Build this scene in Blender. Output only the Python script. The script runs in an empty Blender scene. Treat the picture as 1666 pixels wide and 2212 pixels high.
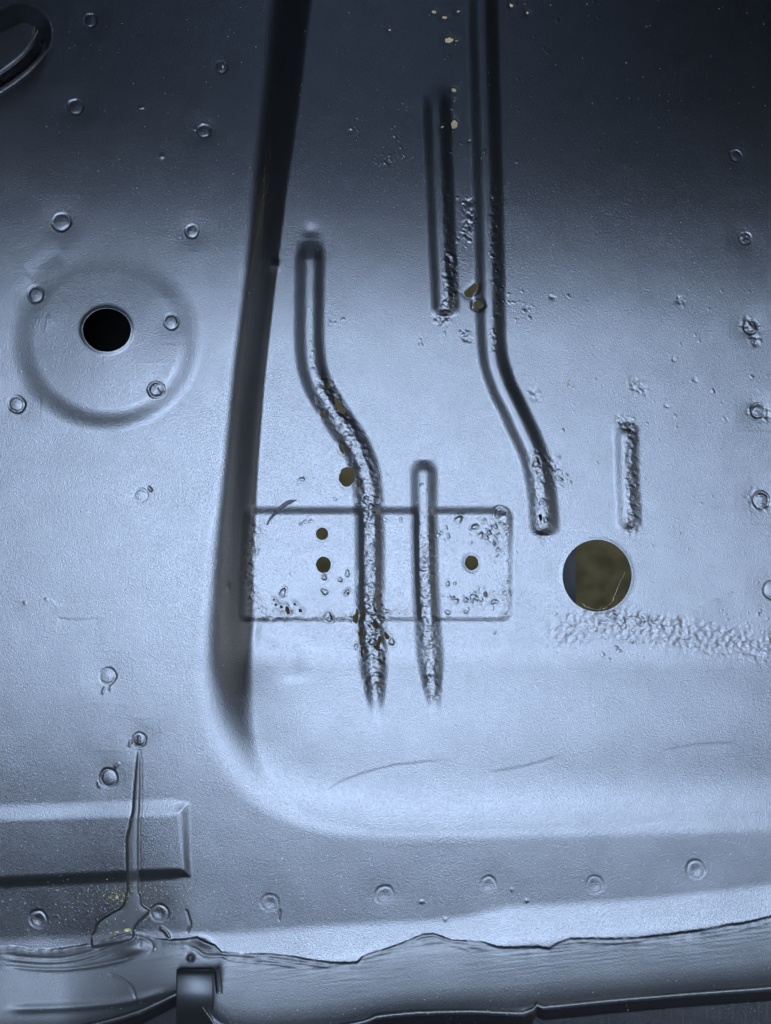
import bpy, math
import numpy as np
from mathutils import Vector

# ------------------------------------------------------------------ camera, light, exposure
S = 1.0 / 3750.0            # one drawing unit in metres (about 0.27 mm)
CX, CY = 833.0, 1106.0      # middle of the pan, drawing units
D = 1875.0                  # camera height over the floor, drawing units
scene = bpy.context.scene
COL = scene.collection

cam_d = bpy.data.cameras.new("camera")
cam = bpy.data.objects.new("camera", cam_d)
COL.objects.link(cam)
cam.location = (0, 0, D * S)
cam_d.sensor_fit = 'VERTICAL'
cam_d.sensor_height = 24.0
cam_d.lens = 12.0 / (CY / D)
cam_d.clip_start = 0.01
cam_d.clip_end = 50
cam_d.dof.use_dof = True
cam_d.dof.focus_distance = D * S
cam_d.dof.aperture_fstop = cam_d.lens / 6.0
scene.camera = cam

world = bpy.data.worlds.new("World")
scene.world = world
world.use_nodes = True
wb = world.node_tree.nodes["Background"]
wb.inputs[0].default_value = (1.0, 0.93, 0.9, 1)
wb.inputs[1].default_value = 0.004

def area(name, loc, target, sx, sy, radiance, col):
    l = bpy.data.lights.new(name, 'AREA')
    l.shape = 'RECTANGLE'; l.size = sx; l.size_y = sy
    l.energy = radiance * math.pi * sx * sy
    l.color = col
    o = bpy.data.objects.new(name, l); COL.objects.link(o)
    o.location = loc
    d = Vector(target) - Vector(loc)
    o.rotation_euler = d.to_track_quat('-Z', 'Y').to_euler()
    return o
SKY = (0.56, 0.73, 1.0)
key = area("open_roof_daylight", (0.09, -0.19, 1.5), (0.09, -0.19, 0), 2.0, 1.04, 1.92, SKY)
key.data.spread = math.radians(66)
key.rotation_euler.z += math.radians(-17)
area("windscreen_daylight", (-0.1, 2.0, 1.15), (-0.1, 0.3, 0.6), 0.34, 1.5, 1.1, (0.42, 0.62, 1.0))
area("right_side_fill", (1.5, -0.75, 0.38), (0.0, -0.2, 0.0), 1.3, 0.7, 1.9, (0.84, 0.91, 1.0))  # added fill lamp, no known source: lifts the lower step wall and right-facing flanks
area("left_side_fill", (-1.5, -0.9, 0.55), (0.0, -0.25, 0.0), 1.2, 0.6, 0.30, (1.0, 0.95, 0.95))  # dim unseen lamp added on the left to lift dark flanks
area("daylight_under_sill", (0.1, 0.85, -0.17), (0.0, 0.0, -0.21), 2.2, 0.10, 70.0, (1.0, 0.97, 0.86))

scene.view_settings.view_transform = 'Standard'
scene.view_settings.look = 'None'
scene.view_settings.exposure = 0
scene.view_settings.gamma = 1

# ------------------------------------------------------------------ materials
def new_mat(name):
    m = bpy.data.materials.new(name); m.use_nodes = True
    return m, m.node_tree.nodes, m.node_tree.links, m.node_tree.nodes["Principled BSDF"]

def paint_mat(name, base, rough, ior, grain, grain_scale=1500.0, brown=(0.10, 0.068, 0.04)):
    m, n, l, b = new_mat(name)
    tc = n.new('ShaderNodeTexCoord')
    b.inputs['IOR'].default_value = ior; b.inputs['Metallic'].default_value = 0.985
    # colour: faint cloudiness of sprayed paint, a little brown where rust pits were painted over
    n1 = n.new('ShaderNodeTexNoise'); n1.inputs['Scale'].default_value = 55; n1.inputs['Detail'].default_value = 5
    l.new(tc.outputs['Object'], n1.inputs['Vector'])
    r1 = n.new('ShaderNodeValToRGB')
    r1.color_ramp.elements[0].position = 0.3; r1.color_ramp.elements[1].position = 0.75
    r1.color_ramp.elements[0].color = (base[0] * .96, base[1] * .96, base[2] * .96, 1)
    r1.color_ramp.elements[1].color = (base[0] * 1.05, base[1] * 1.05, base[2] * 1.05, 1)
    l.new(n1.outputs['Fac'], r1.inputs[0])
    at = n.new('ShaderNodeAttribute'); at.attribute_name = 'rust'
    n4 = n.new('ShaderNodeTexNoise'); n4.inputs['Scale'].default_value = 420; n4.inputs['Detail'].default_value = 4
    l.new(tc.outputs['Object'], n4.inputs['Vector'])
    r4 = n.new('ShaderNodeMapRange'); r4.inputs[1].default_value = .55; r4.inputs[2].default_value = .75
    l.new(n4.outputs['Fac'], r4.inputs[0])
    mu = n.new('ShaderNodeMath'); mu.operation = 'MULTIPLY'
    l.new(at.outputs['Fac'], mu.inputs[0]); l.new(r4.outputs[0], mu.inputs[1])
    mx = n.new('ShaderNodeMix'); mx.data_type = 'RGBA'
    l.new(mu.outputs[0], mx.inputs[0]); l.new(r1.outputs[0], mx.inputs[6])
    mx.inputs[7].default_value = (*brown, 1)
    l.new(mx.outputs[2], b.inputs['Base Color'])
    # roughness: mottled
    n2 = n.new('ShaderNodeTexNoise'); n2.inputs['Scale'].default_value = 130; n2.inputs['Detail'].default_value = 6
    l.new(tc.outputs['Object'], n2.inputs['Vector'])
    mr = n.new('ShaderNodeMapRange'); mr.inputs[3].default_value = rough - .02; mr.inputs[4].default_value = rough + .02
    l.new(n2.outputs['Fac'], mr.inputs[0]); l.new(mr.outputs[0], b.inputs['Roughness'])
    # orange peel and dry overspray grain
    n3 = n.new('ShaderNodeTexNoise'); n3.inputs['Scale'].default_value = grain_scale; n3.inputs['Detail'].default_value = 2.5
    l.new(tc.outputs['Object'], n3.inputs['Vector'])
    bu = n.new('ShaderNodeBump'); bu.inputs['Strength'].default_value = grain; bu.inputs['Distance'].default_value = 0.0004
    l.new(n3.outputs['Fac'], bu.inputs['Height'])
    l.new(bu.outputs[0], b.inputs['Normal'])
    return m

PAINT = paint_mat("semi_gloss_black_paint", (0.165, 0.165, 0.172), 0.31, 1.75, 0.54, 2000.0)
SEALER = paint_mat("painted_seam_sealer", (0.152, 0.152, 0.155), 0.50, 1.7, 0.4, 1800.0)
STEEL = paint_mat("painted_clip_steel", (0.10, 0.10, 0.105), 0.5, 1.7, 0.2, 1800.0)

def plain_mat(name, c1, c2, scale, rough=0.9):
    m, n, l, b = new_mat(name)
    tc = n.new('ShaderNodeTexCoord')
    nz = n.new('ShaderNodeTexNoise'); nz.inputs['Scale'].default_value = scale; nz.inputs['Detail'].default_value = 6
    l.new(tc.outputs['Object'], nz.inputs['Vector'])
    r = n.new('ShaderNodeValToRGB')
    r.color_ramp.elements[0].position = .35; r.color_ramp.elements[1].position = .7
    r.color_ramp.elements[0].color = (*c1, 1); r.color_ramp.elements[1].color = (*c2, 1)
    l.new(nz.outputs['Fac'], r.inputs[0]); l.new(r.outputs[0], b.inputs['Base Color'])
    b.inputs['Roughness'].default_value = rough
    return m
GROUND = plain_mat("mossy_ground", (0.062, 0.06, 0.034), (0.145, 0.14, 0.088), 60)
CONCRETE = plain_mat("pale_concrete", (0.20, 0.19, 0.155), (0.27, 0.255, 0.215), 60)
SLIVER = plain_mat("dark_dry_sliver", (0.022, 0.021, 0.024), (0.05, 0.048, 0.055), 500, 0.5)
RAIL = plain_mat("grey_underseal", (0.018, 0.0185, 0.02), (0.028, 0.028, 0.03), 80)
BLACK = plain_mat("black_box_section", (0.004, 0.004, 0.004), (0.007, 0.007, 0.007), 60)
DUST = plain_mat("pale_dust", (0.30, 0.29, 0.26), (0.55, 0.53, 0.48), 900)
STRAW = plain_mat("dry_straw", (0.45, 0.36, 0.18), (0.72, 0.66, 0.5), 900)
WEB = plain_mat("cobweb", (0.2, 0.19, 0.15), (0.6, 0.57, 0.48), 900)
CRUMB = plain_mat("yellow_crumb", (0.30, 0.25, 0.09), (0.55, 0.48, 0.24), 700)

# ------------------------------------------------------------------ numpy helpers
rng = np.random.default_rng(7)

def axis(lo, hi, step, pad, cstep):
    a = np.arange(lo, hi + .1, step)
    left = np.arange(lo - pad, lo - .1, cstep)
    right = np.arange(hi + cstep, hi + pad + .1, cstep)
    return np.concatenate([left, a, right])
us = axis(-20, 1688, 2.0, 520, 20)
vs = axis(-20, 2232, 2.0, 520, 20)
NU, NV = len(us), len(vs)
U, V = np.meshgrid(us, vs)

def smooth(t):
    t = np.clip(t, 0, 1); return t * t * (3 - 2 * t)

def perlin(x, y, seed=0):
    xi = np.floor(x).astype(np.int64); yi = np.floor(y).astype(np.int64)
    xf = x - xi; yf = y - yi
    def grad(ix, iy, dx, dy):
        h = (ix * 374761393 + iy * 668265263 + seed * 974634777) & 0x7fffffff
        h = ((h ^ (h >> 13)) * 1274126177) & 0x7fffffff
        a = (h & 0xffff) * (2 * math.pi / 65536)
        return np.cos(a) * dx + np.sin(a) * dy
    u_ = xf ** 3 * (xf * (xf * 6 - 15) + 10); v_ = yf ** 3 * (yf * (yf * 6 - 15) + 10)
    a = grad(xi, yi, xf, yf); b = grad(xi + 1, yi, xf - 1, yf)
    c = grad(xi, yi + 1, xf, yf - 1); d = grad(xi + 1, yi + 1, xf - 1, yf - 1)
    return (a + u_ * (b - a)) * (1 - v_) + (c + u_ * (d - c)) * v_ 

def worley(x, y, seed=0):
    xi = np.floor(x).astype(np.int64); yi = np.floor(y).astype(np.int64)
    best = np.full(x.shape, 9.0)
    for dx in (-1, 0, 1):
        for dy in (-1, 0, 1):
            cx, cy = xi + dx, yi + dy
            h = (cx * 374761393 + cy * 668265263 + seed * 974634777) & 0x7fffffff
            h = ((h ^ (h >> 13)) * 1274126177) & 0x7fffffff
            px = cx + (h & 1023) / 1023.0; py = cy + ((h >> 10) & 1023) / 1023.0
            best = np.minimum(best, (x - px) ** 2 + (y - py) ** 2)
    return np.sqrt(best)

def spline(pts, n=8):
    p = np.array(pts, float)
    if len(p) < 3: return p
    q = np.vstack([2 * p[0] - p[1], p, 2 * p[-1] - p[-2]])
    out = []
    for i in range(1, len(q) - 2):
        for t in np.linspace(0, 1, n, endpoint=False):
            a, b, c, d = q[i - 1], q[i], q[i + 1], q[i + 2]
            out.append(.5 * ((2 * b) + (c - a) * t + (2 * a - 5 * b + 4 * c - d) * t * t + (3 * b - a - 3 * c + d) * t ** 3))
    out.append(p[-1])
    return np.array(out)

def window(x0, x1, y0, y1):
    i0, i1 = np.searchsorted(us, [x0, x1]); j0, j1 = np.searchsorted(vs, [y0, y1])
    return slice(j0, max(j1, j0 + 1)), slice(i0, max(i1, i0 + 1))

def dist_path(pts, x, y):
    """distance to a polyline and position 0..1 along it"""
    best = np.full(x.shape, 1e9); par = np.zeros(x.shape)
    seg = np.sqrt(((pts[1:] - pts[:-1]) ** 2).sum(1)); L = np.concatenate([[0], np.cumsum(seg)])
    for k in range(len(pts) - 1):
        a, b = pts[k], pts[k + 1]; ab = b - a; q = max(ab @ ab, 1e-9)
        t = np.clip(((x - a[0]) * ab[0] + (y - a[1]) * ab[1]) / q, 0, 1)
        d2 = (x - a[0] - t * ab[0]) ** 2 + (y - a[1] - t * ab[1]) ** 2
        m = d2 < best
        best = np.where(m, d2, best); par = np.where(m, L[k] + t * seg[k], par)
    return np.sqrt(best), par / max(L[-1], 1e-9)

def inside_poly(pts, x, y):
    r = np.zeros(x.shape, bool); n = len(pts)
    for k in range(n):
        (x1, y1), (x2, y2) = pts[k], pts[(k + 1) % n]
        if y1 == y2: continue
        c = ((y1 > y) != (y2 > y)) & (x < (x2 - x1) * (y - y1) / (y2 - y1) + x1)
        r ^= c
    return r

def sdf_poly(pts, x, y):
    p = np.array(pts, float); c = np.vstack([p, p[:1]])
    d, _ = dist_path(c, x, y)
    return np.where(inside_poly(p, x, y), -d, d)

def bounds(pts, m):
    p = np.array(pts); return p[:, 0].min() - m, p[:, 0].max() + m, p[:, 1].min() - m, p[:, 1].max() + m

# ------------------------------------------------------------------ the pressed shape of the floor
PLAT = 78.0
contour = spline([(668, -620), (650, -200), (619, 0), (600, 200), (577, 400), (560, 570), (532, 800), (514, 1000),
                  (496, 1200), (488, 1350), (482, 1450), (484, 1540), (500, 1620), (540, 1700), (600, 1752),
                  (690, 1793), (820, 1812), (1000, 1812), (1300, 1802), (1666, 1790), (2300, 1768)], 4)
dc, _ = dist_path(contour, U, V)
poly = np.vstack([contour, [(2600, 1760), (2600, -900), (668, -900)]])
inside = inside_poly(poly, U, V)
dc = np.where(inside, dc, -dc)                       # positive inside the well
W = np.interp(V, [-100, 0, 300, 570, 1000, 1200, 1350, 1500, 1600, 1720, 1800], [62, 60, 52, 44, 48, 58, 66, 68, 60, 40, 18])
ramp = np.clip(V - 1385, 0, None)
ramp_z = np.where(ramp < 60, 0.174 * ramp * ramp / 120, 0.174 * (ramp - 30))
fall = -.5 * .00053 * np.clip(735 - V, 0, 800) ** 2  # made-up drop toward the top, shaped so the reflections there darken
floor_z = ramp_z + fall
plat_z = PLAT + fall - .00010 * (.5 * np.clip(V - 1420, 0, 450) ** 2 + 450 * np.clip(V - 1870, 0, None)) * (1 + 2.0 * smooth((430 - U) / 300.))
floor_z = floor_z + .68 * np.clip(plat_z - floor_z, 0, None) * smooth((V - 1330) / 380.) * np.exp(-(dc / 130.) ** 2)
t = np.clip((dc + W) / (2 * W), 0, 1)
# rounded shoulder on the ledge side, tighter foot on the floor side
k_sh = t ** 1.4
Z = plat_z + (floor_z - plat_z) * smooth(k_sh)
LAB = np.where(dc > W * .82, 0, np.where((dc > -W * .9) & (V < 1640), 2, 1)).astype(np.int32)
LAB = np.where((LAB == 1) & inside & (V > 1600), 0, LAB)
NAMES = {0: 'floor_well', 1: 'ledge_panel', 2: 'step_wall'}
SUB = {}

# sill: fillet that curls up toward the sealed seam at the bottom
x_ = us
yb = np.interp(x_, [-500, 0, 120, 300, 480, 700, 900, 1000, 1090, 1300, 1500, 1666, 2200],
               [2030, 2022, 2018, 2005, 2010, 1992, 1984, 1975, 1950, 1942, 1924, 1903, 1860])
e1 = np.array([(-520, 2040), (0, 2048), (21, 2044), (68, 2052), (110, 2051), (136, 2048), (183, 2041), (205, 2036), (286, 2012), (311, 2018), (336, 2028),
               (369, 2031), (400, 2029), (428, 2025), (444, 2036), (465, 2042), (480, 2058), (542, 2060), (596, 2062), (617, 2064), (667, 2073),
               (714, 2080), (755, 2081), (771, 2079), (783, 2068), (796, 2061), (846, 2046), (882, 2032), (914, 2018), (936, 2017), (960, 2026),
               (977, 2032), (1040, 2034), (1075, 2046), (1115, 2048), (1138, 2046), (1166, 2046), (1187, 2050), (1200, 2040), (1230, 2028),
               (1320, 2028), (1373, 2027), (1445, 2019), (1517, 2009), (1570, 1998), (1600, 1996), (1666, 1980), (2220, 1900)], float)
edge1 = np.interp(x_, e1[:, 0], e1[:, 1]) + 1.2 * perlin(x_ / 14., x_ * 0 + .5, 3) + .9 * perlin(x_ / 5., x_ * 0 + .5, 4)
e2 = np.array([(-520, 2262), (0, 2238), (150, 2226), (207, 2214), (260, 2200), (304, 2186), (350, 2164), (380, 2148), (420, 2150), (470, 2225), (560, 2240),
               (700, 2226), (789, 2209), (814, 2197), (900, 2189), (1018, 2186), (1100, 2190), (1130, 2192), (1150, 2184), (1160, 2171), (1175, 2178),
               (1320, 2163), (1499, 2148), (1666, 2136), (2220, 2090)], float)
edge2 = np.interp(x_, e2[:, 0], e2[:, 1])
kern = np.ones(41) / 41
e2s = np.convolve(np.pad(edge2, 20, mode='edge'), kern, 'valid')
ybs = np.convolve(np.pad(yb, 20, mode='edge'), kern, 'valid')
# slope along each column, integrated
a0 = ybs[None, :]; a2 = e2s[None, :]
span = a2 - a0
tt = (V - a0) / span
slope = np.interp(np.clip(tt, 0, 1), [0, .08, .30, .40, .60, .74, .86, .95, 1.0], [0, .16, .19, .38, .42, .46, .57, .72, .3])
slope = np.where(tt < 0, 0, np.where(V > a2, 0, slope))
dv = np.gradient(vs)[:, None]
sill_z = np.cumsum(slope * dv, axis=0)
Z = Z + sill_z
past = V - edge2[None, :]
Z = Z + np.where(past > 0, 3.0 - 50 * smooth(past / 26.) - .16 * np.clip(past - 20, 0, 300), 3.0 * smooth((past + 9) / 6.))
# something bright low in the corner beyond the lip: a second flange
Z = Z - np.where(past > 60, .0, 0)
# sealer: thick brushed coat with a ragged upper edge
seal = smooth((V - edge1[None, :]) / 6.5 + .5)
th = 1.6 + np.clip(.9 + 3.4 * perlin(U / 70., V / 300., 12) + 2 * perlin(U / 16., V / 300., 13), -1.5, 4) * np.exp(-np.clip(V - edge1[None, :], 0, None) / 14.)
streak = .9 * perlin(U / 90., (V - .12 * (1666 - U)) / 4.2, 21) + .5 * perlin(U / 40., V / 9., 22)
Z = Z + seal * (th + streak * np.exp(-np.clip(V - edge1[None, :], 0, None) / 34.) )
LAB = np.where(V > edge1[None, :] - 1, 10, LAB); NAMES[10] = 'seam_sealer'
LAB = np.where(past > 4, 11, LAB); NAMES[11] = 'sill_flange'

# raised rectangle at lower left
rp = [(-560, 1770), (402, 1740), (409, 1890), (-560, 1938)]
w = window(-600, 470, 1690, 1990); x, y = U[w], V[w]
sd = sdf_poly(rp, x, y)
wid = np.interp(y, [1700, 1800, 1860, 1900], [46., 40., 32., 30.])
wid = wid * np.interp(x, [370, 395], [1, .72])
Z[w] += np.interp(y, [1740, 1900], [8.0, 8.6]) * smooth(.5 - (sd + 4) / wid)
LAB[w] = np.where(sd < 10, 13, LAB[w]); NAMES[13] = 'raised_panel'

# raised disc round the access hole
w = window(-60, 520, 480, 990); x, y = U[w], V[w]
r = np.hypot((x - 230) / 1.06, y - 736)
hgt = 15.0 * smooth((y - 520) / 330.) * (.25 + .75 * smooth((x + 30) / 270.))
Z[w] += hgt * (1 - smooth((r - 144) / 56.))
LAB[w] = np.where((r < 185) & (LAB[w] == 1), 14, LAB[w]); NAMES[14] = 'raised_disc'
# rounded boss at top left
bp = [(-400, 330), (-400, 250), (0, 66), (40, 46), (66, 50), (76, 66), (66, 100), (0, 158), (-200, 275)]
w = window(-420, 180, -20, 420); x, y = U[w], V[w]
sd = sdf_poly(spline(bp + bp[:1], 5)[:-1], x, y)
Z[w] += 72 * smooth(.5 - (sd - 16) / 44.)
LAB[w] = np.where(sd < 24, 15, LAB[w]); NAMES[15] = 'raised_boss'

# beads (pressed ribs)
BEADS = [
    ([(671, 520), (669, 640), (670, 760), (686, 830), (730, 905), (776, 980), (794, 1050), (799, 1150), (800, 1300), (806, 1420), (814, 1548)], 37, 12.5),
    ([(941, 180), (949, 400), (956, 560), (963, 684)], 35, 12),
    ([(915, 992), (916, 1120), (919, 1260), (926, 1380), (938, 1540)], 34, 10.5),
    ([(1036, -480), (1042, 0), (1050, 300), (1057, 560), (1061, 740), (1078, 820), (1115, 900), (1152, 985), (1170, 1070), (1176, 1158)], 37, 13),
    ([(1352, 912), (1354, 1020), (1360, 1146)], 31, 8),
]
bead_id = 20
BM = np.zeros(U.shape)
for (pts, hw, h), (t0, t1) in zip(BEADS, [(50, 90), (70, 24), (36, 90), (10, 24), (36, 24)]):
    p = spline(pts, 5)
    w = window(*bounds(p, hw + 20)); x, y = U[w], V[w]
    d, par = dist_path(p, x, y)
    L_ = np.sqrt(((p[1:] - p[:-1]) ** 2).sum(1)).sum()
    hw_ = hw * (1 + .05 * perlin(y / 60., x * 0, bead_id)) * (1 if t1 < 50 else .5 + .5 * smooth((1 - par) * L_ / 150. + .1))
    prof = 1 - smooth((d / hw_ - .08) / .92)
    tp = smooth(par * L_ / t0 + .12) * smooth((1 - par) * L_ / t1 + .12)
    BM[w] = np.maximum(BM[w], prof * tp)
    Z[w] += h * prof * tp * np.interp(y, [850, 1150], [1.0, .8])
    LAB[w] = np.where(d < hw * .97, bead_id, LAB[w]); NAMES[bead_id] = 'bead'
    bead_id += 1

# recessed rectangle in the well
rx = [(505, 1102), (1102, 1102), (1102, 1338), (505, 1338)]
w = window(440, 1150, 1060, 1380); x, y = U[w], V[w]
cxr, cyr, hx, hy, rr = 807., 1220.5, 295., 117.5, 16.
qx, qy = np.abs(x - cxr) - hx + rr, np.abs(y - cyr) - hy + rr
sd = np.hypot(np.clip(qx, 0, None), np.clip(qy, 0, None)) + np.minimum(np.maximum(qx, qy), 0) - rr
dep = np.interp(y, [1090, 1120, 1200, 1345], [8, 7.5, 4.8, 3.6])
ew = np.interp(y, [1090, 1120, 1320, 1345], [28, 24, 20, 16])
m_ = smooth((dc[w] - W[w] * .35) / 22.)
Z[w] -= dep * smooth(.5 - sd / ew) * m_ * (1 - .8 * smooth((BM[w] - .35) / .5))
LAB[w] = np.where((sd < 8) & (LAB[w] == 0), 12, LAB[w]); NAMES[12] = 'recessed_panel'

# dents and soft undulation
def blob(cx, cy, rx, ry, amp, ang=0):
    w = window(cx - 3 * max(rx, ry), cx + 3 * max(rx, ry), cy - 3 * max(rx, ry), cy + 3 * max(rx, ry))
    x, y = U[w] - cx, V[w] - cy
    c, s = math.cos(ang), math.sin(ang)
    a, b = (x * c + y * s) / rx, (-x * s + y * c) / ry
    Z[w] += amp * np.exp(-(a * a + b * b))
def ridge(pts, width, amp, n=6, taper=True, onesided=0):
    p = spline(pts, n)
    w = window(*bounds(p, width * 4)); x, y = U[w], V[w]
    d, par = dist_path(p, x, y)
    f = np.exp(-(d / width) ** 2)
    if taper: f = f * smooth(par / .15) * smooth((1 - par) / .15)
    Z[w] += amp * f
def step(pts, width, amp, n=6):
    """paint run: a small step along a line that dies away on one side"""
    p = spline(pts, n)
    w = window(*bounds(p, 60)); x, y = U[w], V[w]
    d, par = dist_path(p, x, y)
    yl = np.interp(x, p[np.argsort(p[:, 0]), 0], p[np.argsort(p[:, 0]), 1])
    sgn = y - yl
    f = smooth(sgn / width + .5) * np.exp(-np.clip(sgn, 0, None) / 22.) * smooth(par / .12) * smooth((1 - par) / .2)
    Z[w] += amp * f
Z += .55 * perlin(U / 170., V / 170., 31) + .30 * perlin(U / 70., V / 70., 32)
ridge([(545, 1366), (590, 1378), (622, 1408), (640, 1480)], 26, 2.2)
blob(672, 500, 16, 14, -2.4)
blob(593, 572, 10, 12, 3.5, .4)
ridge([(60, 600), (95, 568), (135, 542)], 20, -1.0)
step([(118, 700), (104, 680), (95, 720)], 6, .5)
step([(695, 1722), (720, 1698), (760, 1678), (840, 1655), (900, 1647), (975, 1640)], 7, .6)
step([(1050, 1668), (1130, 1655), (1218, 1629)], 7, .5)
step([(1430, 1622), (1500, 1608), (1600, 1603)], 7, .4)
step([(34, 1290), (60, 1298), (110, 1294), (128, 1308), (200, 1306), (230, 1312)], 5, .6)
step([(120, 1334), (170, 1338), (225, 1334)], 5, -.6)
step([(1480, 1330), (1530, 1300), (1560, 1290)], 4, .8)

# sealer folds at the lower left
for pts, wd, am in [
    ([(0, 2062), (80, 2070), (150, 2068), (215, 2050), (262, 2030)], 4, -4),
    ([(0, 2076), (90, 2084), (160, 2080), (220, 2062), (255, 2044)], 3, -3),
    ([(0, 2086), (110, 2094), (190, 2088), (270, 2072), (318, 2052)], 4, -4),
    ([(245, 2032), (280, 2022), (318, 2030), (330, 2046), (318, 2062)], 3, -3),
    ([(297, 2026), (303, 2036), (300, 2048)], 2.5, -2),
    ([(395, 2040), (425, 2052), (445, 2064), (490, 2066), (560, 2072)], 3, -3),
    ([(470, 2056), (500, 2074), (580, 2080), (650, 2090)], 2.5, -2.2),
    ([(230, 2102), (262, 2114), (284, 2132), (298, 2170)], 2.2, -2),
    ([(560, 2066), (640, 2078), (720, 2090)], 2.5, -2.2),
    ([(890, 2036), (935, 2026), (990, 2040), (1060, 2050)], 3, -2),
    ([(905, 2044), (960, 2040), (1020, 2052)], 2.5, -1.4),
    ([(1240, 2034), (1330, 2036), (1400, 2033)], 2.5, -1.4),
    ([(780, 2074), (800, 2066), (860, 2050)], 2.2, -1.4),
    ([(1590, 2010), (1666, 1992)], 2.2, -1.2),
    ([(0, 2180), (140, 2176), (260, 2166), (340, 2148), (378, 2134)], 7, -5),
]:
    ridge(pts, wd * 1.25, am * .6)
blob(285, 2048, 30, 15, 7, -.15)
blob(440, 2036, 18, 9, 4, .4)
ridge([(345, 2002), (360, 2014), (368, 2028)], 3, 3.5)
ridge([(402, 1962), (408, 1985), (411, 2000), (402, 2018)], 2.2, -2.2)
blob(412, 2068, 7, 6, -8)

# long sealant drip
dl = spline([(300, 1628), (298, 1670), (296, 1720), (290, 1790), (287, 1850), (287, 1905), (288, 1940)], 6)
w = window(200, 360, 1560, 2060); x, y = U[w], V[w]
half = np.interp(y, [1622, 1640, 1700, 1760, 1790, 1810, 1900, 1935, 1960], [0, 2.4, 5.2, 6.8, 9, 11.5, 11, 11.5, 16])
cxl = np.interp(y, [1600, 1630, 1700, 1745, 1795, 1815, 1900, 1945], [301, 300, 297, 295, 288.5, 286.5, 287.5, 289])
sd = np.abs(x - cxl + .8 * perlin(y / 11., x * 0, 44)) - half
sd = np.where((y < 1624) | (y > 1950), np.maximum(sd, np.maximum(1624 - y, y - 1950)), sd)
foot = [(275, 1930), (301, 1930), (306, 1955), (322, 1969), (300, 1990), (288, 2008), (280, 2030), (190, 2046), (158, 2030), (200, 2018), (212, 1994), (240, 1974), (266, 1958)]
sdf = sdf_poly(spline(foot + foot[:1], 4)[:-1], x, y)
sd = np.minimum(sd, sdf)
hd = np.interp(y, [1620, 1700, 1800, 1950], [1.6, 3.2, 4.6, 6.5])
Z[w] += hd * smooth(.55 - sd / 6.0) + 1.0 * smooth(-sd / 12.) - .8 * np.exp(-((sd - 2.5) / 2.4) ** 2)
LAB[w] = np.where((sd < 1.5) & (LAB[w] != 10), 16, LAB[w]); NAMES[16] = 'sealant_drip'
ridge([(301, 1592), (300, 1606)], 2.2, 2.5, taper=False)

# ------------------------------------------------------------------ spot welds
WELDS = [(195, 45, 14), (478, 145, 13), (163, 232, 16), (441, 284, 14), (133, 480, 19), (415, 500, 14), (77, 636, 17),
         (370, 695, 16), (36, 873, 18), (338, 842, 18), (305, 1070, 15), (233, 1461, 18), (301, 1598, 15), (235, 1680, 19),
         (83, 1985, 19), (345, 1972, 19), (583, 1950, 19), (831, 1933, 20), (1055, 1910, 17), (1285, 1911, 19), (1503, 1878, 20),
         (1590, 337, 12), (1610, 515, 13), (1622, 706, 15), (1637, 886, 15), (1644, 1080, 18), (1668, 1275, 19)]
weld_z = []
wid_ = 40
for k, (cx, cy, R) in enumerate(WELDS):
    w = window(cx - 3 * R, cx + 3 * R, cy - 3 * R, cy + 3 * R); x, y = U[w] - cx, V[w] - cy
    ang = np.arctan2(y, x)
    r = np.hypot(x, y) * (1 + .035 * np.cos(2 * ang + k) + .02 * np.cos(5 * ang + 2 * k))
    soft = np.array(rng.uniform(-.6, .9))
    g = -1.7 * np.exp(-((r - R * .92) / (R * .15)) ** 2) * (1 + .35 * np.cos(ang - k * 1.7))
    dome = 1.0 * (1 - smooth(r / (R * .8)))
    rim = .3 * np.exp(-((r - R * 1.22) / (R * .14)) ** 2) * (.6 + .5 * perlin(ang * 2 + 5, r * 0 + k, k))
    puck = -1.6 * np.exp(-(r / (R * 2.0)) ** 2)
    amp = rng.uniform(.75, 1.2) * .5 if k in (16, 17, 18, 19, 20, 10, 21, 22) else rng.uniform(.7, 1.25)
    if 14 <= k <= 20:   # welds on the lower ledge are shallow dishes, open toward the seam
        g = g * (0.75 - .55 * np.sin(ang)); dome = -2.2 * (1 - smooth(r / (R * .95)))
    Z[w] += amp * (g + dome + rim + puck)
    LAB[w] = np.where(r < R * 1.05, wid_, LAB[w]); NAMES[wid_] = 'spot_weld'
    wid_ += 1
blob(350, 337, 5, 5, 2.0)
# burrs by the welds
for p_, wd, am in [([(226, 1486), (222, 1497)], 2, 3), ([(240, 1484), (238, 1490)], 2, 2.5), ([(250, 1656), (256, 1650)], 2.5, 3.5),
                   ([(212, 1690), (214, 1698)], 2.2, 3), ([(283, 1600), (280, 1610)], 2.2, 3), ([(322, 1054), (326, 1058)], 3, -4),
                   ([(424, 280), (419, 277)], 2, 2), ([(344, 838), (352, 848)], 3, -3), ([(605, 1968), (602, 1986)], 2, -2.5)]:
    ridge(p_, wd * 1.2, am * .55, taper=False)
# small chips and lumps
for cx, cy, rx, ry, am in [(307, 232, 6, 3, 3), (1138, 1946, 4, 3, 3), (912, 1948, 5, 3, 3), (493, 1267, 5, 9, 3), (100, 1294, 3, 3, 2),
                           (54, 1302, 3, 3, 2), (650, 1040, 5, 5, -3), (962, 1986, 4, 4, 2), (1106, 1922, 3, 3, 2)]:
    blob(cx, cy, rx, ry, am * .6)

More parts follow.
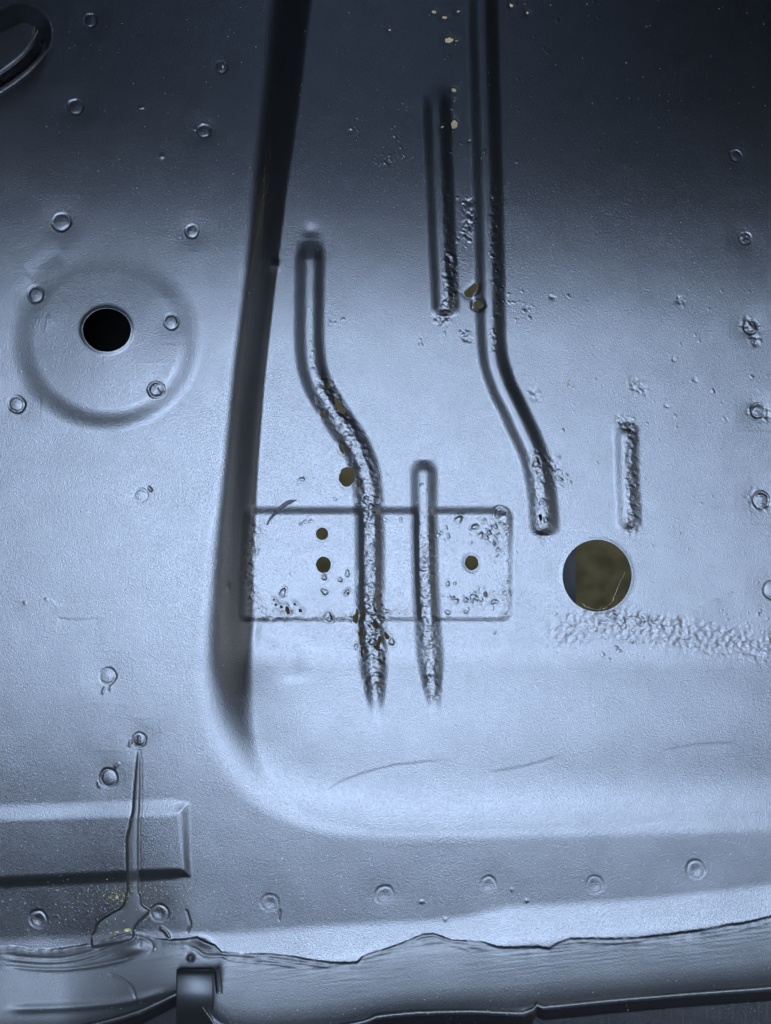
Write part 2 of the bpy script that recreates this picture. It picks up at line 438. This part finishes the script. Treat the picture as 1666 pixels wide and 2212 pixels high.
# ------------------------------------------------------------------ rust: scaly zones and pits
RUST = np.zeros(U.shape)
def rough(pts, hw, amp, lab=None, name='rust_patch', cell=13.0):
    p = spline(pts, 4)
    w = window(*bounds(p, hw * 1.7)); x, y = U[w], V[w]
    d, _ = dist_path(p, x, y)
    d = d + hw * .45 * perlin(x / 22., y / 22., 51) + hw * .25 * perlin(x / 9., y / 9., 52)
    m = smooth((1.5 - d / hw) * .8)
    RUST[w] = np.maximum(RUST[w], m)
    wx, wy = x + 3 * perlin(x / 14., y / 14., 61), y + 3 * perlin(x / 14., y / 14., 62)
    f = worley(wx / cell, wy / cell, 63)
    f2 = worley(wx / (cell * .55), wy / (cell * .55), 64)
    n = perlin(x / 13., y / 13., 65)
    n6 = perlin(x / 8., y / 5.5, 66)
    Z[w] += .43 * amp * m * (.55 * (.5 - np.clip(f, 0, .8) ** 1.5) + .5 * n6 + 0.15 * (.5 - np.clip(f2, 0, .9)) + .9 * n - .25)
    if lab is not None:
        LAB[w] = np.where((m > .35) & (LAB[w] < 15), lab, LAB[w]); NAMES[lab] = name
rough([(700, 832), (716, 870), (762, 950), (792, 1030), (799, 1100)], 22, 4.6)
rough([(799, 1090), (799, 1200), (801, 1300), (808, 1400), (814, 1490)], 19, 5.0)
rough([(798, 1320), (808, 1400)], 27, 4.0)
rough([(918, 1165), (921, 1280), (928, 1400), (937, 1500)], 17, 4.6)
rough([(972, 560), (974, 620), (964, 682), (950, 690)], 15, 6.0)
rough([(962, 400), (972, 560)], 9, 3.0)
rough([(1066, 400), (1068, 560), (1074, 690)], 9, 3.0)
rough([(1156, 985), (1168, 1050), (1174, 1130), (1176, 1160)], 15, 5.5)
rough([(1188, 990), (1196, 1010), (1204, 1030)], 14, 3.6, 90)
rough([(1346, 908), (1362, 930), (1364, 1030), (1368, 1110), (1364, 1148)], 14, 5.0)
rough([(556, 1142), (544, 1200), (538, 1250), (556, 1310), (590, 1328), (628, 1326)], 18, 3.2, 91)
rough([(660, 1335), (720, 1332), (780, 1335)], 8, 2.2, 92)
rough([(840, 1325), (890, 1325)], 9, 2.4, 93)
rough([(1084, 1108), (1076, 1150), (1070, 1165)], 12, 3.0, 94)
rough([(985, 1296), (1040, 1300), (1085, 1285)], 16, 2.0, 95)
rough([(1090, 1240), (1092, 1330)], 12, 2.4, 96)
rough([(1215, 1372), (1265, 1352), (1330, 1345), (1420, 1366), (1540, 1382), (1670, 1395), (1800, 1400)], 34, 3.6, 97, cell=14.)
rough([(1330, 1330), (1400, 1340), (1480, 1345)], 14, 3.0, 97)
rough([(1012, 440), (1014, 480), (1005, 510)], 15, 4.2, 98)
for k, (cx, cy, R, am) in enumerate([(1622, 706, 24, 3.4), (1632, 738, 12, 3), (1637, 886, 24, 3.2), (1660, 905, 12, 2.6), (1644, 1080, 30, 2.0),
                                     (1380, 834, 22, 2.6), (1155, 850, 16, 2.6), (1470, 652, 13, 2.6), (1610, 515, 14, 2.4), (1500, 822, 8, 2.4),
                                     (1138, 668, 7, 2.6), (1195, 645, 9, 3), (1452, 775, 7, 2.4), (1442, 878, 7, 2.2), (1566, 905, 8, 2.4),
                                     (1010, 728, 13, 4), (840, 350, 10, 2.5), (760, 275, 10, 2.4), (722, 692, 3, 2), (1585, 195, 10, 2), (1018, 310, 8, 3)]):
    rough([(cx - R * .35, cy - R * .2), (cx + R * .35, cy + R * .25)], R * .75, am * 1.7, 100 + k if R >= 12 else None)

def pit(cx, cy, R, amp=1.0):
    w = window(cx - 3 * R - 2, cx + 3 * R + 2, cy - 3 * R - 2, cy + 3 * R + 2); x, y = U[w] - cx, V[w] - cy
    a = rng.uniform(0, 6.28); e = rng.uniform(.7, 1.25)
    ang = np.arctan2(y, x)
    r = np.hypot(x, y * e) / R * (1 + .16 * np.cos(2 * ang + a) + .12 * np.cos(3 * ang + 2.3 * a))
    Z[w] += amp * R * .28 * (np.exp(-np.clip(r / .9, 0, 9) ** 4) * (.75 + .5 * np.cos(ang - a) * np.clip(r, 0, 1)) - .45 * np.exp(-((r - 1.15) / .25) ** 2) * (.5 + .5 * np.cos(ang - a)))
    RUST[w] = np.maximum(RUST[w], .7 * np.exp(-r ** 2))
def scatter(n, x0, x1, y0, y1, r0, r1, amp=1.0, path=None, spread=10):
    for _ in range(n):
        if path is not None:
            p = spline(path, 6); q = p[rng.integers(len(p))] + rng.normal(0, spread, 2)
        else: q = (rng.uniform(x0, x1), rng.uniform(y0, y1))
        pit(q[0], q[1], r0 + (r1 - r0) * rng.random() ** 2, amp)
scatter(34, 0, 0, 0, 0, 2.2, 3.6, 1.0, [(846, 226), (858, 240), (852, 280), (866, 300), (860, 340), (836, 352), (804, 345)], 9)
scatter(14, 0, 0, 0, 0, 2.2, 3.6, 1.0, [(752, 262), (768, 280), (772, 300)], 5)
scatter(26, 0, 0, 0, 0, 2.5, 5.5, 1.0, [(1004, 430), (1016, 480), (1000, 510)], 10)
scatter(16, 0, 0, 0, 0, 2.5, 4.5, 1.0, [(1100, 625), (1125, 665), (1195, 645)], 18)
scatter(10, 0, 0, 0, 0, 3, 5, 1.0, [(905, 750), (922, 736), (1000, 715), (1012, 735)], 6)
scatter(4, 708, 745, 685, 698, 3, 5)
scatter(30, 0, 0, 0, 0, 2.5, 5, 1.1, [(1040, 1135), (1075, 1160), (1090, 1200)], 14)
scatter(26, 0, 0, 0, 0, 2.5, 5.5, 1.1, [(970, 1285), (1030, 1290), (1080, 1305)], 15)
scatter(40, 950, 1100, 1110, 1330, 2.2, 4)
for q in [(990, 1124, 9), (1028, 1138, 8), (1080, 1108, 11), (1050, 1160, 6), (1038, 1158, 7), (968, 1158, 5), (954, 1150, 4), (950, 1156, 5), (968, 1322, 6),
          (1068, 1300, 7), (1022, 1290, 7), (985, 1300, 6), (750, 1240, 6), (735, 1252, 6), (702, 1278, 8), (752, 1281, 8), (708, 1332, 11), (700, 1247, 7),
          (610, 1282, 8), (628, 1240, 3), (660, 1127, 4), (672, 1126, 4), (652, 1132, 4), (664, 1120, 3), (724, 1078, 4), (838, 1320, 6), (845, 1385, 8), (769, 1398, 6),
          (1068, 1366, 4), (834, 1122, 4), (866, 1122, 4), (1540, 845, 5), (1625, 814, 5), (1216, 930, 4), (1290, 1000, 3), (1398, 915, 3),
          (650, 1040, 7), (690, 1150, 3), (1158, 1000, 9)]:
    pit(*q)
scatter(22, 0, 0, 0, 0, 2.2, 4.5, 1.0, [(1190, 985), (1215, 1010), (1200, 1050)], 13)
scatter(45, 1200, 1666, 1310, 1430, 2.2, 4.5)
scatter(26, 1180, 1400, 640, 1180, 2, 3.2, .8)
scatter(70, 1400, 1666, 560, 1300, 2, 3.4, .7)
scatter(50, 940, 1300, 0, 360, 2.2, 4.5, 1.0)
scatter(30, 0, 0, 0, 0, 2.2, 4, 1.0, [(1062, 420), (1066, 560), (1068, 700), (1066, 760)], 5)
scatter(16, 0, 0, 0, 0, 2, 3.6, .9, [(671, 640), (672, 760), (690, 820)], 4)
scatter(24, 0, 0, 0, 0, 2, 4, .9, [(915, 1010), (916, 1100), (918, 1160)], 6)
scatter(20, 0, 0, 0, 0, 2, 3.5, 1.0, [(960, 230), (968, 330), (970, 420)], 7)
scatter(40, 100, 260, 1950, 2000, 1.8, 3.0, 1.0)
scatter(60, 0, 480, 120, 1700, 1.6, 2.6, .5)
scatter(60, 560, 1666, 1440, 1960, 1.6, 2.6, .5)

Z += .05 * perlin(U / 4.3, V / 4.3, 35) + .035 * perlin(U / 9.7, V / 9.7, 36) + .026 * rng.standard_normal(U.shape)

# ------------------------------------------------------------------ holes (cut right through the sheet)
SDH = np.full(U.shape, 99.0)
HOLE = np.zeros(U.shape, np.int32)
def cut(fn, x0, x1, y0, y1, lip=0.0):
    w = window(x0 - 24, x1 + 24, y0 - 24, y1 + 24); d = fn(U[w], V[w])
    SDH[w] = np.minimum(SDH[w], d)
    if lip: Z[w] += lip * np.exp(-(d / 5.0) ** 2)
def round_hole(cx, cy, rx, ry, wob=0, lip=0, seed=1):
    def fn(x, y):
        a = np.arctan2(y - cy, x - cx)
        k = 1 + wob * (np.sin(2 * a + seed) + .7 * np.sin(5 * a + 2 * seed) + .5 * np.sin(9 * a + seed))
        return (np.hypot((x - cx) / rx, (y - cy) / ry) - k) * min(rx, ry)
    cut(fn, cx - rx, cx + rx, cy - ry, cy + ry, lip)
def poly_hole(pts, sx=None, ox=0, oy=0, k=.358):
    p = [(ox + a * k, oy + b * k) for a, b in pts]
    x0, x1, y0, y1 = bounds(p, 2)
    cut(lambda x, y: sdf_poly(p, x, y), x0, x1, y0, y1, -1.0)
round_hole(231, 713, 52, 47, .004, 2.4, 2)
round_hole(1290, 1243.5, 74.5, 78, .002, .8, 1)
round_hole(750, 1030, 17.5, 21.5, .035, -.8, 3)
round_hole(696, 1153, 13.5, 13.5, .012, -.6, 4)
round_hole(699, 1220, 16.5, 17.5, .02, -.6, 5)
round_hole(1019, 1216, 15, 16, .025, -1.5, 6)
round_hole(1033, 658, 10, 9, .06, -4.0, 7)
for q in [(752, 1281, 3.2, 3), (592, 1296, 3, 3), (596, 1306, 3, 3.4), (608, 1311, 4, 3), (637, 1305, 3.2, 3), (649, 1319, 4, 3.4), (1168, 1118, 3.6, 8),
          (938, 25, 5, 4), (961, 37, 5, 4), (990, 24, 4, 3), (842, 64, 3, 3.4), (970, 86, 10, 6), (987, 88, 3, 2.6), (981, 194, 5, 5), (956, 274, 4, 3),
          (982, 268, 6.5, 11), (1105, 11, 3.4, 4.4), (1140, 27, 3, 3.4), (982, 218, 2.6, 2.6), (1016, 438, 3, 3)]:
    round_hole(*q, .10, -1.0, q[0] % 7)
A = (488, 1003)
for p_ in [[(808, 650), (818, 690), (822, 715), (808, 718), (803, 690)],
           [(795, 865), (802, 885), (800, 935), (790, 965), (768, 950), (764, 915), (780, 905)],
           [(830, 868), (840, 885), (838, 935), (825, 948), (815, 940), (815, 890)],
           [(805, 975), (825, 985), (832, 1035), (825, 1045), (825, 1090), (812, 1092), (805, 1045), (796, 1020), (808, 1005)],
           [(818, 1100), (830, 1110), (827, 1130), (834, 1165), (822, 1170), (812, 1125)],
           [(893, 930), (910, 940), (915, 960), (922, 985), (908, 995), (898, 985), (888, 955)],
           [(920, 1035), (945, 1040), (945, 1060), (930, 1085), (932, 1110), (915, 1115), (906, 1090), (917, 1065)],
           [(958, 1005), (975, 1020), (990, 1040), (985, 1055), (965, 1058), (955, 1030)],
           [(955, 1150), (964, 1165), (957, 1190), (946, 1185)], [(928, 772), (942, 788), (940, 802), (926, 800)],
           [(845, 1303), (860, 1308), (860, 1330), (845, 1327)], [(797, 90), (810, 110), (808, 138), (793, 130)],
           [(938, 828), (952, 850), (933, 857)], [(365, 850), (382, 868), (390, 900), (374, 908), (356, 880)], [(800, 210), (810, 212), (808, 228), (800, 226)]]:
    poly_hole(p_, None, *A)
B = (542, 488)
for p_ in [[(500, 1020), (515, 1038), (548, 1080), (574, 1118), (565, 1137), (533, 1122), (513, 1085)], [(425, 1115), (441, 1120), (448, 1157), (430, 1162), (421, 1140)],
           [(533, 1310), (552, 1325), (567, 1377), (550, 1372), (533, 1340)], [(460, 955), (484, 965), (482, 987), (466, 977)], [(400, 1033), (414, 1048), (405, 1064)],
           [(1350, 345), (1375, 350), (1370, 385), (1345, 410), (1335, 435), (1300, 432), (1283, 405), (1300, 385)], [(725, 1490), (740, 1498), (736, 1510)]]:
    poly_hole(p_, None, *B)
SDH += .35 * perlin(U / 5., V / 5., 71) * np.where(np.minimum(np.hypot(U - 231, V - 713) - 50, np.hypot(U - 1290, V - 1243) - 76) < 8, 0, 1)

# ------------------------------------------------------------------ heights to world points
gy, gx = np.gradient(SDH, vs, us)
inh = SDH < 0
cell_all = inh[:-1, :-1] & inh[1:, :-1] & inh[:-1, 1:] & inh[1:, 1:]
gl = gx * gx + gy * gy + 1e-6
snap = inh & (SDH > -5)
U2 = np.where(snap, U - SDH * gx / gl, U); V2 = np.where(snap, V - SDH * gy / gl, V)
lim = 3.2
U2 = np.clip(U2, U - lim, U + lim); V2 = np.clip(V2, V - lim, V + lim)
def world_pt(u, v, z):
    k = (D - z) / D
    return (u - CX) * k * S, -(v - CY) * k * S, z * S
PX, PY, PZ = world_pt(U2, V2, Z)
P = np.stack([PX, PY, PZ], -1)
NRX, NRY, NRZ = world_pt(U, V, Z)
Q = np.stack([NRX, NRY, NRZ], -1)
du = np.gradient(Q, axis=1); dvv = np.gradient(Q, axis=0)
N = np.cross(dvv, du); N /= np.linalg.norm(N, axis=-1, keepdims=True) + 1e-12
N = np.where(N[..., 2:3] < 0, -N, N)
P = P.reshape(-1, 3); N = N.reshape(-1, 3); RV = np.clip(RUST, 0, 1).reshape(-1)

def surface(u, v):
    """height of the pan under a drawing point"""
    i = int(np.clip(np.searchsorted(us, u), 0, NU - 1)); j = int(np.clip(np.searchsorted(vs, v), 0, NV - 1))
    return Z[j, i]

# ------------------------------------------------------------------ split into parts
pan = bpy.data.objects.new("car_floor_pan", None)
COL.objects.link(pan)
pan['label'] = "pressed steel car floor painted satin black, rusted through along its raised beads"
pan['category'] = "car floor"

def link(name, verts, faces, mat, parent=None, normals=None, rust=None, smooth_=True):
    me = bpy.data.meshes.new(name)
    nv, nf = len(verts), len(faces)
    me.vertices.add(nv); me.vertices.foreach_set('co', np.ascontiguousarray(verts, np.float32).ravel())
    fs = np.asarray(faces, np.int32); k = fs.shape[1]
    me.loops.add(nf * k); me.loops.foreach_set('vertex_index', fs.ravel())
    me.polygons.add(nf); me.polygons.foreach_set('loop_start', np.arange(0, nf * k, k, dtype=np.int32))
    me.update(calc_edges=True)
    me.polygons.foreach_set('use_smooth', np.full(nf, smooth_))
    if rust is not None:
        at = me.attributes.new('rust', 'FLOAT', 'POINT'); at.data.foreach_set('value', np.ascontiguousarray(rust, np.float32))
    me.materials.append(mat)
    if normals is not None:
        me.normals_split_custom_set_from_vertices(normals.tolist())
    o = bpy.data.objects.new(name, me); COL.objects.link(o)
    if parent is not None: o.parent = parent
    return o

idx = np.arange(NU * NV).reshape(NV, NU)
quads = np.stack([idx[:-1, :-1], idx[1:, :-1], idx[1:, 1:], idx[:-1, 1:]], -1)
flab = LAB[:-1, :-1]
keep = ~cell_all
# boundary edges of the cut cells, for the thickness of the sheet
edges = []
ca = cell_all
jj, ii = np.nonzero(ca[:, :-1] & ~ca[:, 1:]);  edges.append(np.stack([idx[jj, ii + 1], idx[jj + 1, ii + 1], flab[jj, ii + 1]], -1))
jj, ii = np.nonzero(~ca[:, :-1] & ca[:, 1:]);  edges.append(np.stack([idx[jj + 1, ii + 1], idx[jj, ii + 1], flab[jj, ii]], -1))
jj, ii = np.nonzero(ca[:-1, :] & ~ca[1:, :]);  edges.append(np.stack([idx[jj + 1, ii + 1], idx[jj + 1, ii], flab[jj + 1, ii]], -1))
jj, ii = np.nonzero(~ca[:-1, :] & ca[1:, :]);  edges.append(np.stack([idx[jj + 1, ii], idx[jj + 1, ii + 1], flab[jj, ii]], -1))
edges = np.concatenate(edges)

for lab in sorted(NAMES):
    sel = keep & (flab == lab)
    f = quads[sel]
    if len(f) < 6: continue
    uq, inv = np.unique(f.ravel(), return_inverse=True)
    mat = SEALER if lab in (10, 16) else PAINT
    vv, nn, rv, ff = P[uq], N[uq], RV[uq], inv.reshape(-1, 4)
    e = edges[edges[:, 2] == lab]
    if len(e):
        lut = {int(q): k for k, q in enumerate(uq)}
        top = np.array([[lut.get(int(a), -1), lut.get(int(b), -1)] for a, b, _ in e])
        top = top[(top >= 0).all(1)]
        n0 = len(vv); m = len(top)
        a, b = vv[top[:, 0]], vv[top[:, 1]]
        dn = np.array([0, 0, -3.6 * S])
        sv = np.concatenate([a, b, b + dn, a + dn])
        out = np.cross(b - a, dn); out /= np.linalg.norm(out, axis=1, keepdims=True) + 1e-12
        vv = np.concatenate([vv, sv]); nn = np.concatenate([nn, np.tile(out, (4, 1))]); rv = np.concatenate([rv, np.ones(4 * m)])
        k = np.arange(m)
        ff = np.concatenate([ff, n0 + np.stack([k, k + m, k + 2 * m, k + 3 * m], -1)])
    link(NAMES[lab], vv, ff, mat, pan, nn, rv)

# ------------------------------------------------------------------ underneath: box section, rail, ground
def box(name, x0, x1, y0, y1, z0, z1, mat, parent=None, open_top=False):
    c = [((u - CX) * S, -(v - CY) * S, z) for z in (z0, z1) for u, v in ((x0, y1), (x1, y1), (x1, y0), (x0, y0))]
    f = [(3, 2, 1, 0), (0, 1, 5, 4), (1, 2, 6, 5), (2, 3, 7, 6), (3, 0, 4, 7)]
    if not open_top: f.append((4, 5, 6, 7))
    return link(name, np.array(c), np.array(f), mat, parent, smooth_=False)
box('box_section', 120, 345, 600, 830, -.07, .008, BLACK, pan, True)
box('chassis_rail', 1090, 1264, 700, 2000, -.075, -.025, RAIL, pan)

gz = -.24
n = 60
gx_ = np.linspace(-3, 3, n); gxx, gyy = np.meshgrid(gx_, gx_)
gzz = gz + .006 * perlin(gxx * 9 + 40, gyy * 9 + 40, 81)
gi = np.arange(n * n).reshape(n, n)
gf = np.stack([gi[:-1, :-1], gi[:-1, 1:], gi[1:, 1:], gi[1:, :-1]], -1).reshape(-1, 4)
g = link('ground', np.stack([gxx, gyy, gzz], -1).reshape(-1, 3), gf, GROUND)
slab = box('paving_slab', -3000, 5200, -9000, 30, gz - .05, gz + .012, CONCRETE)
slab['kind'] = 'structure'; slab['label'] = "pale slab seen through the rust holes near the top"
g['kind'] = 'structure'; g['label'] = "olive brown earth seen below through the holes in the floor"

# icosphere-like lump
def lump(cx, cy, cz, rx, ry, rz, seed=0, seg=8, rings=5, ang=0):
    r_ = np.random.default_rng(seed); vv = [(0, 0, -1)]
    for a in range(1, rings):
        ph = math.pi * a / rings
        for b in range(seg):
            th_ = 2 * math.pi * b / seg
            k = r_.uniform(.8, 1.15)
            vv.append((k * math.sin(ph) * math.cos(th_), k * math.sin(ph) * math.sin(th_), -math.cos(ph)))
    vv.append((0, 0, 1)); f = []
    for b in range(seg):
        f.append((0, 1 + (b + 1) % seg, 1 + b, 1 + b)); e_ = 1 + (rings - 2) * seg
        f.append((e_ + b, e_ + (b + 1) % seg, len(vv) - 1, len(vv) - 1))
    for a in range(rings - 2):
        for b in range(seg):
            p0 = 1 + a * seg
            f.append((p0 + b, p0 + (b + 1) % seg, p0 + seg + (b + 1) % seg, p0 + seg + b))
    v_ = np.array(vv); c, s = math.cos(ang), math.sin(ang)
    x, y = v_[:, 0] * rx, v_[:, 1] * ry
    return np.stack([cx + x * c - y * s, cy + x * s + y * c, cz + v_[:, 2] * rz], -1), f

def poly_obj(name, verts, faces, mat, parent=None):
    me = bpy.data.meshes.new(name)
    me.from_pydata([tuple(map(float, q)) for q in verts], [], [tuple(dict.fromkeys(int(i) for i in q)) for q in faces])
    me.polygons.foreach_set('use_smooth', [True] * len(me.polygons)); me.materials.append(mat); me.update()
    o = bpy.data.objects.new(name, me); COL.objects.link(o)
    if parent: o.parent = parent
    return o
def tag(o, label, cat, group=None):
    o['label'] = label; o['category'] = cat
    if group: o['group'] = group

# ------------------------------------------------------------------ steel clip at the sill
def strip(name, path, x0, x1, th_, parent, mat, skew=0.0):
    """bent sheet strip: path of (v, z) in drawing units, x0..x1 wide"""
    p = np.array(path, float)
    p = spline(p, 6)
    d = np.gradient(p, axis=0); nrm = np.stack([-d[:, 1], d[:, 0]], -1); nrm /= np.linalg.norm(nrm, axis=1, keepdims=True)
    q = p - nrm * th_
    n_ = len(p); vv = []; bev = 3.0
    ring = [(x0 + bev, 0), (x1 - bev, 0), (x1, .28), (x1, .72), (x1 - bev, 1), (x0 + bev, 1), (x0, .72), (x0, .28)]
    for k in range(n_):
        for (xx, s_) in ring:
            c = p[k] * (1 - s_) + q[k] * s_
            xs = xx + skew * (p[k][0] - p[0][0])
            vv.append(world_pt(xs, c[0], c[1]))
    f = []
    for k in range(n_ - 1):
        for r_ in range(8):
            a, b = k * 8 + r_, k * 8 + (r_ + 1) % 8
            f.append((a, b, b + 8, a + 8))
    f.append(tuple(range(8))); f.append(tuple((n_ - 1) * 8 + r_ for r_ in range(8))[::-1])
    return poly_obj(name, vv, f, mat, parent)
zb = surface(425, 2095)
clip = bpy.data.objects.new('sill_clip', None); COL.objects.link(clip); clip.parent = pan
clip.name = 'clip'
strip('clip_band', [(2096, zb - 4), (2093, zb + 8), (2094, zb + 20), (2101, zb + 32), (2114, zb + 39), (2132, zb + 44), (2150, zb + 46), (2168, zb + 42), (2186, zb + 32), (2205, zb + 14), (2230, zb - 12), (2300, zb - 60)], 381, 461, 7, clip, STEEL, .0)
strip('clip_tab', [(2092, zb + 24), (2106, zb + 20), (2126, zb + 17), (2146, zb + 16)], 462, 476, 6, clip, STEEL, .10)

# ------------------------------------------------------------------ loose bits
def on_pan(u, v, dz=0.0):
    return world_pt(u, v, surface(u, v) + dz)
# dark dried sliver over the upper edge of the recess
sp = spline([(576, 1134), (586, 1118), (600, 1104), (608, 1096), (622, 1086), (641, 1080)], 5)
wd_ = np.interp(np.linspace(0, 1, len(sp)), [0, .15, .45, .7, .85, 1], [1.0, 2.4, 3.0, 4.6, 4.4, .6])
vv, ff = [], []
for k, (u, v) in enumerate(sp):
    dd = sp[min(k + 1, len(sp) - 1)] - sp[max(k - 1, 0)]; nn_ = np.array([-dd[1], dd[0]]) / np.linalg.norm(dd)
    base = max(surface(u + a, v + b) for a in (-6, 0, 6) for b in (-6, 0, 6))
    for s_, h_ in ((-1, 2.6), (-.4, 1.2), (.4, 1.4), (1, 3.4), (.4, .2), (-.4, .1)):
        vv.append(world_pt(u + nn_[0] * wd_[k] * s_, v + nn_[1] * wd_[k] * s_, base + h_))
for k in range(len(sp) - 1):
    for r_ in range(6):
        a, b = k * 6 + r_, k * 6 + (r_ + 1) % 6
        ff.append((a, b, b + 6, a + 6))
ff.append((0, 1, 2, 3, 4, 5)); m = (len(sp) - 1) * 6; ff.append((m + 5, m + 4, m + 3, m + 2, m + 1, m))
tag(poly_obj('leaf_sliver', vv, ff, SLIVER), "thin curled dark sliver lying across the upper edge of the recessed rectangle", 'sliver')

def flake(name, u, v, rx, ry, ang, mat, label, cat, group=None, seed=0):
    x, y, z = on_pan(u, v, 1.2)
    vv, ff = lump(x, y, z, rx * S, ry * S, min(rx, ry) * .8 * S, seed, 7, 4, ang)
    o = poly_obj(name, vv, ff, mat); tag(o, label, cat, group); return o
hx_, hy_, hz_ = on_pan(1229, 830, 2)
husk = bpy.data.objects.new('seed_husk', None); COL.objects.link(husk); husk.location = (hx_, hy_, hz_)
tag(husk, "pale straw seed husk lying above the short right bead", 'seed husk')
vv, ff = lump(.4 * S, 4 * S, 1 * S, 2.1 * S, 6 * S, 1.6 * S, 3, 8, 5, -.15); poly_obj('shell', vv, ff, WEB, husk)
vv, ff = lump(1 * S, -5 * S, 0, 4.6 * S, 2.2 * S, 1.4 * S, 5, 8, 5, -.7); poly_obj('stalk', vv, ff, STRAW, husk)
flake('straw_flake', 482, 145, 1.4, 5, .05, STRAW, "tiny straw flake lying on the spot weld nearest the top of the step wall", 'straw flake')
flake('yellow_crumb', 276, 2009, 9, 4.5, .15, CRUMB, "largest yellow crumb lodged where the sealant drip meets the seam", 'crumb', 'yellow dirt crumbs by the drip', 4)
flake('yellow_crumb', 252, 2013, 6, 2.4, .1, CRUMB, "small yellow crumb just left of the largest one at the drip's foot", 'crumb', 'yellow dirt crumbs by the drip', 6)
flake('yellow_crumb', 253, 1938, 4, 5.5, .3, CRUMB, "yellow crumb left of the drip under the raised panel's lower edge", 'crumb', 'yellow dirt crumbs by the drip', 8)
flake('pale_fleck', 336, 2050, 2.6, 4, -.5, DUST, "whitish fleck on the sealer fold right of the swollen lump", 'fleck')
flake('husk_chip', 1353, 1121, 4, 2.4, .3, STRAW, "tan chip lying at the lower end of the short right bead", 'chip')
flake('husk_chip', 916, 1020, 2, 5, .1, WEB, "whitish chip on the crest near the top of the lower middle bead", 'chip')
# yellow-brown dirt grains and fibres
def grains(name, pos, r0, r1, mat, label):
    V_, F_ = [], []
    for u, v in pos:
        j = int(np.searchsorted(vs, v)); i = int(np.searchsorted(us, u))
        if not (0 <= i < NU and 0 <= j < NV) or SDH[j, i] < 3: continue
        r = r0 + (r1 - r0) * rng.random() ** 3
        c = world_pt(u, v, Z[j, i] + r * .3); k = len(V_)
        a = rng.uniform(0, 3.14); el = rng.uniform(.6, 1.7)
        for dx, dy, dz in ((1, 0, 0), (0, 1, 0), (-1, 0, 0), (0, -1, 0), (0, 0, 1), (0, 0, -1)):
            X, Y = dx * el, dy / el
            V_.append((c[0] + r * S * (X * math.cos(a) - Y * math.sin(a)), c[1] + r * S * (X * math.sin(a) + Y * math.cos(a)), c[2] + r * S * dz * .7))
        for t_ in ((0, 1, 4), (1, 2, 4), (2, 3, 4), (3, 0, 4), (1, 0, 5), (2, 1, 5), (3, 2, 5), (0, 3, 5)):
            F_.append([k + q for q in t_])
    o = link(name, np.array(V_), np.array(F_), mat, smooth_=False)
    o['kind'] = 'stuff'; o['label'] = label; return o
pos = np.stack([rng.uniform(-15, 1680, 7500), rng.uniform(-15, 2225, 7500)], -1)
dpx = pos[rng.random(7500) < np.interp(pos[:, 1], [0, 600, 1500, 2225], [.35, .55, .7, 1.0])]
grains('dust', dpx, .35, 1.35, DUST, "fine pale dust specks scattered over the whole painted floor")
c1 = np.concatenate([rng.normal((250, 1940), (14, 14), (60, 2)), rng.normal((240, 1930), (60, 14), (120, 2)), rng.normal((350, 1945), (40, 22), (110, 2)),
                     rng.normal((340, 1915), (50, 8), (60, 2)), rng.normal((235, 2018), (30, 6), (40, 2)), rng.uniform((0, 1915), (420, 2010), (110, 2))])
grains('dirt', c1, .5, 1.7, CRUMB, "yellowish dirt grains gathered under the raised panel and round the drip")

def thread(name, pts, r, mat):
    vv, ff = [], []
    for k, p in enumerate(pts):
        for a in range(5):
            t_ = a * 2 * math.pi / 5
            vv.append((p[0] + r * math.cos(t_), p[1] + r * math.sin(t_) * .7, p[2] + r * math.sin(t_)))
    for k in range(len(pts) - 1):
        for a in range(5):
            ff.append((k * 5 + a, k * 5 + (a + 1) % 5, k * 5 + 5 + (a + 1) % 5, k * 5 + 5 + a))
    ff.append(tuple(range(5))); ff.append(tuple((len(pts) - 1) * 5 + a for a in range(5)))
    return poly_obj(name, vv, ff, mat)
wp = spline([(1351, 1236), (1346, 1246), (1338, 1262), (1330, 1282), (1322, 1300), (1310, 1309), (1296, 1313)], 5)
pts = [world_pt(u + rng.normal(0, .5), v + rng.normal(0, .5), -10 - 14 * math.sin(k / len(wp) * 3.1)) for k, (u, v) in enumerate(wp)]
tag(thread('cobweb_strand', pts, .36 * S, WEB), "pale dusty cobweb strand hanging at the right side of the large round hole", 'cobweb')
wp = spline([(1258, 1303), (1268, 1311), (1282, 1316), (1300, 1316), (1312, 1312)], 5)
pts = [world_pt(u + rng.normal(0, .8), v + rng.normal(0, .8), -5) for u, v in wp]
tag(thread('grass_fibre', pts, .5 * S, WEB), "dry pale fibre along the lower rim of the large round hole", 'fibre')
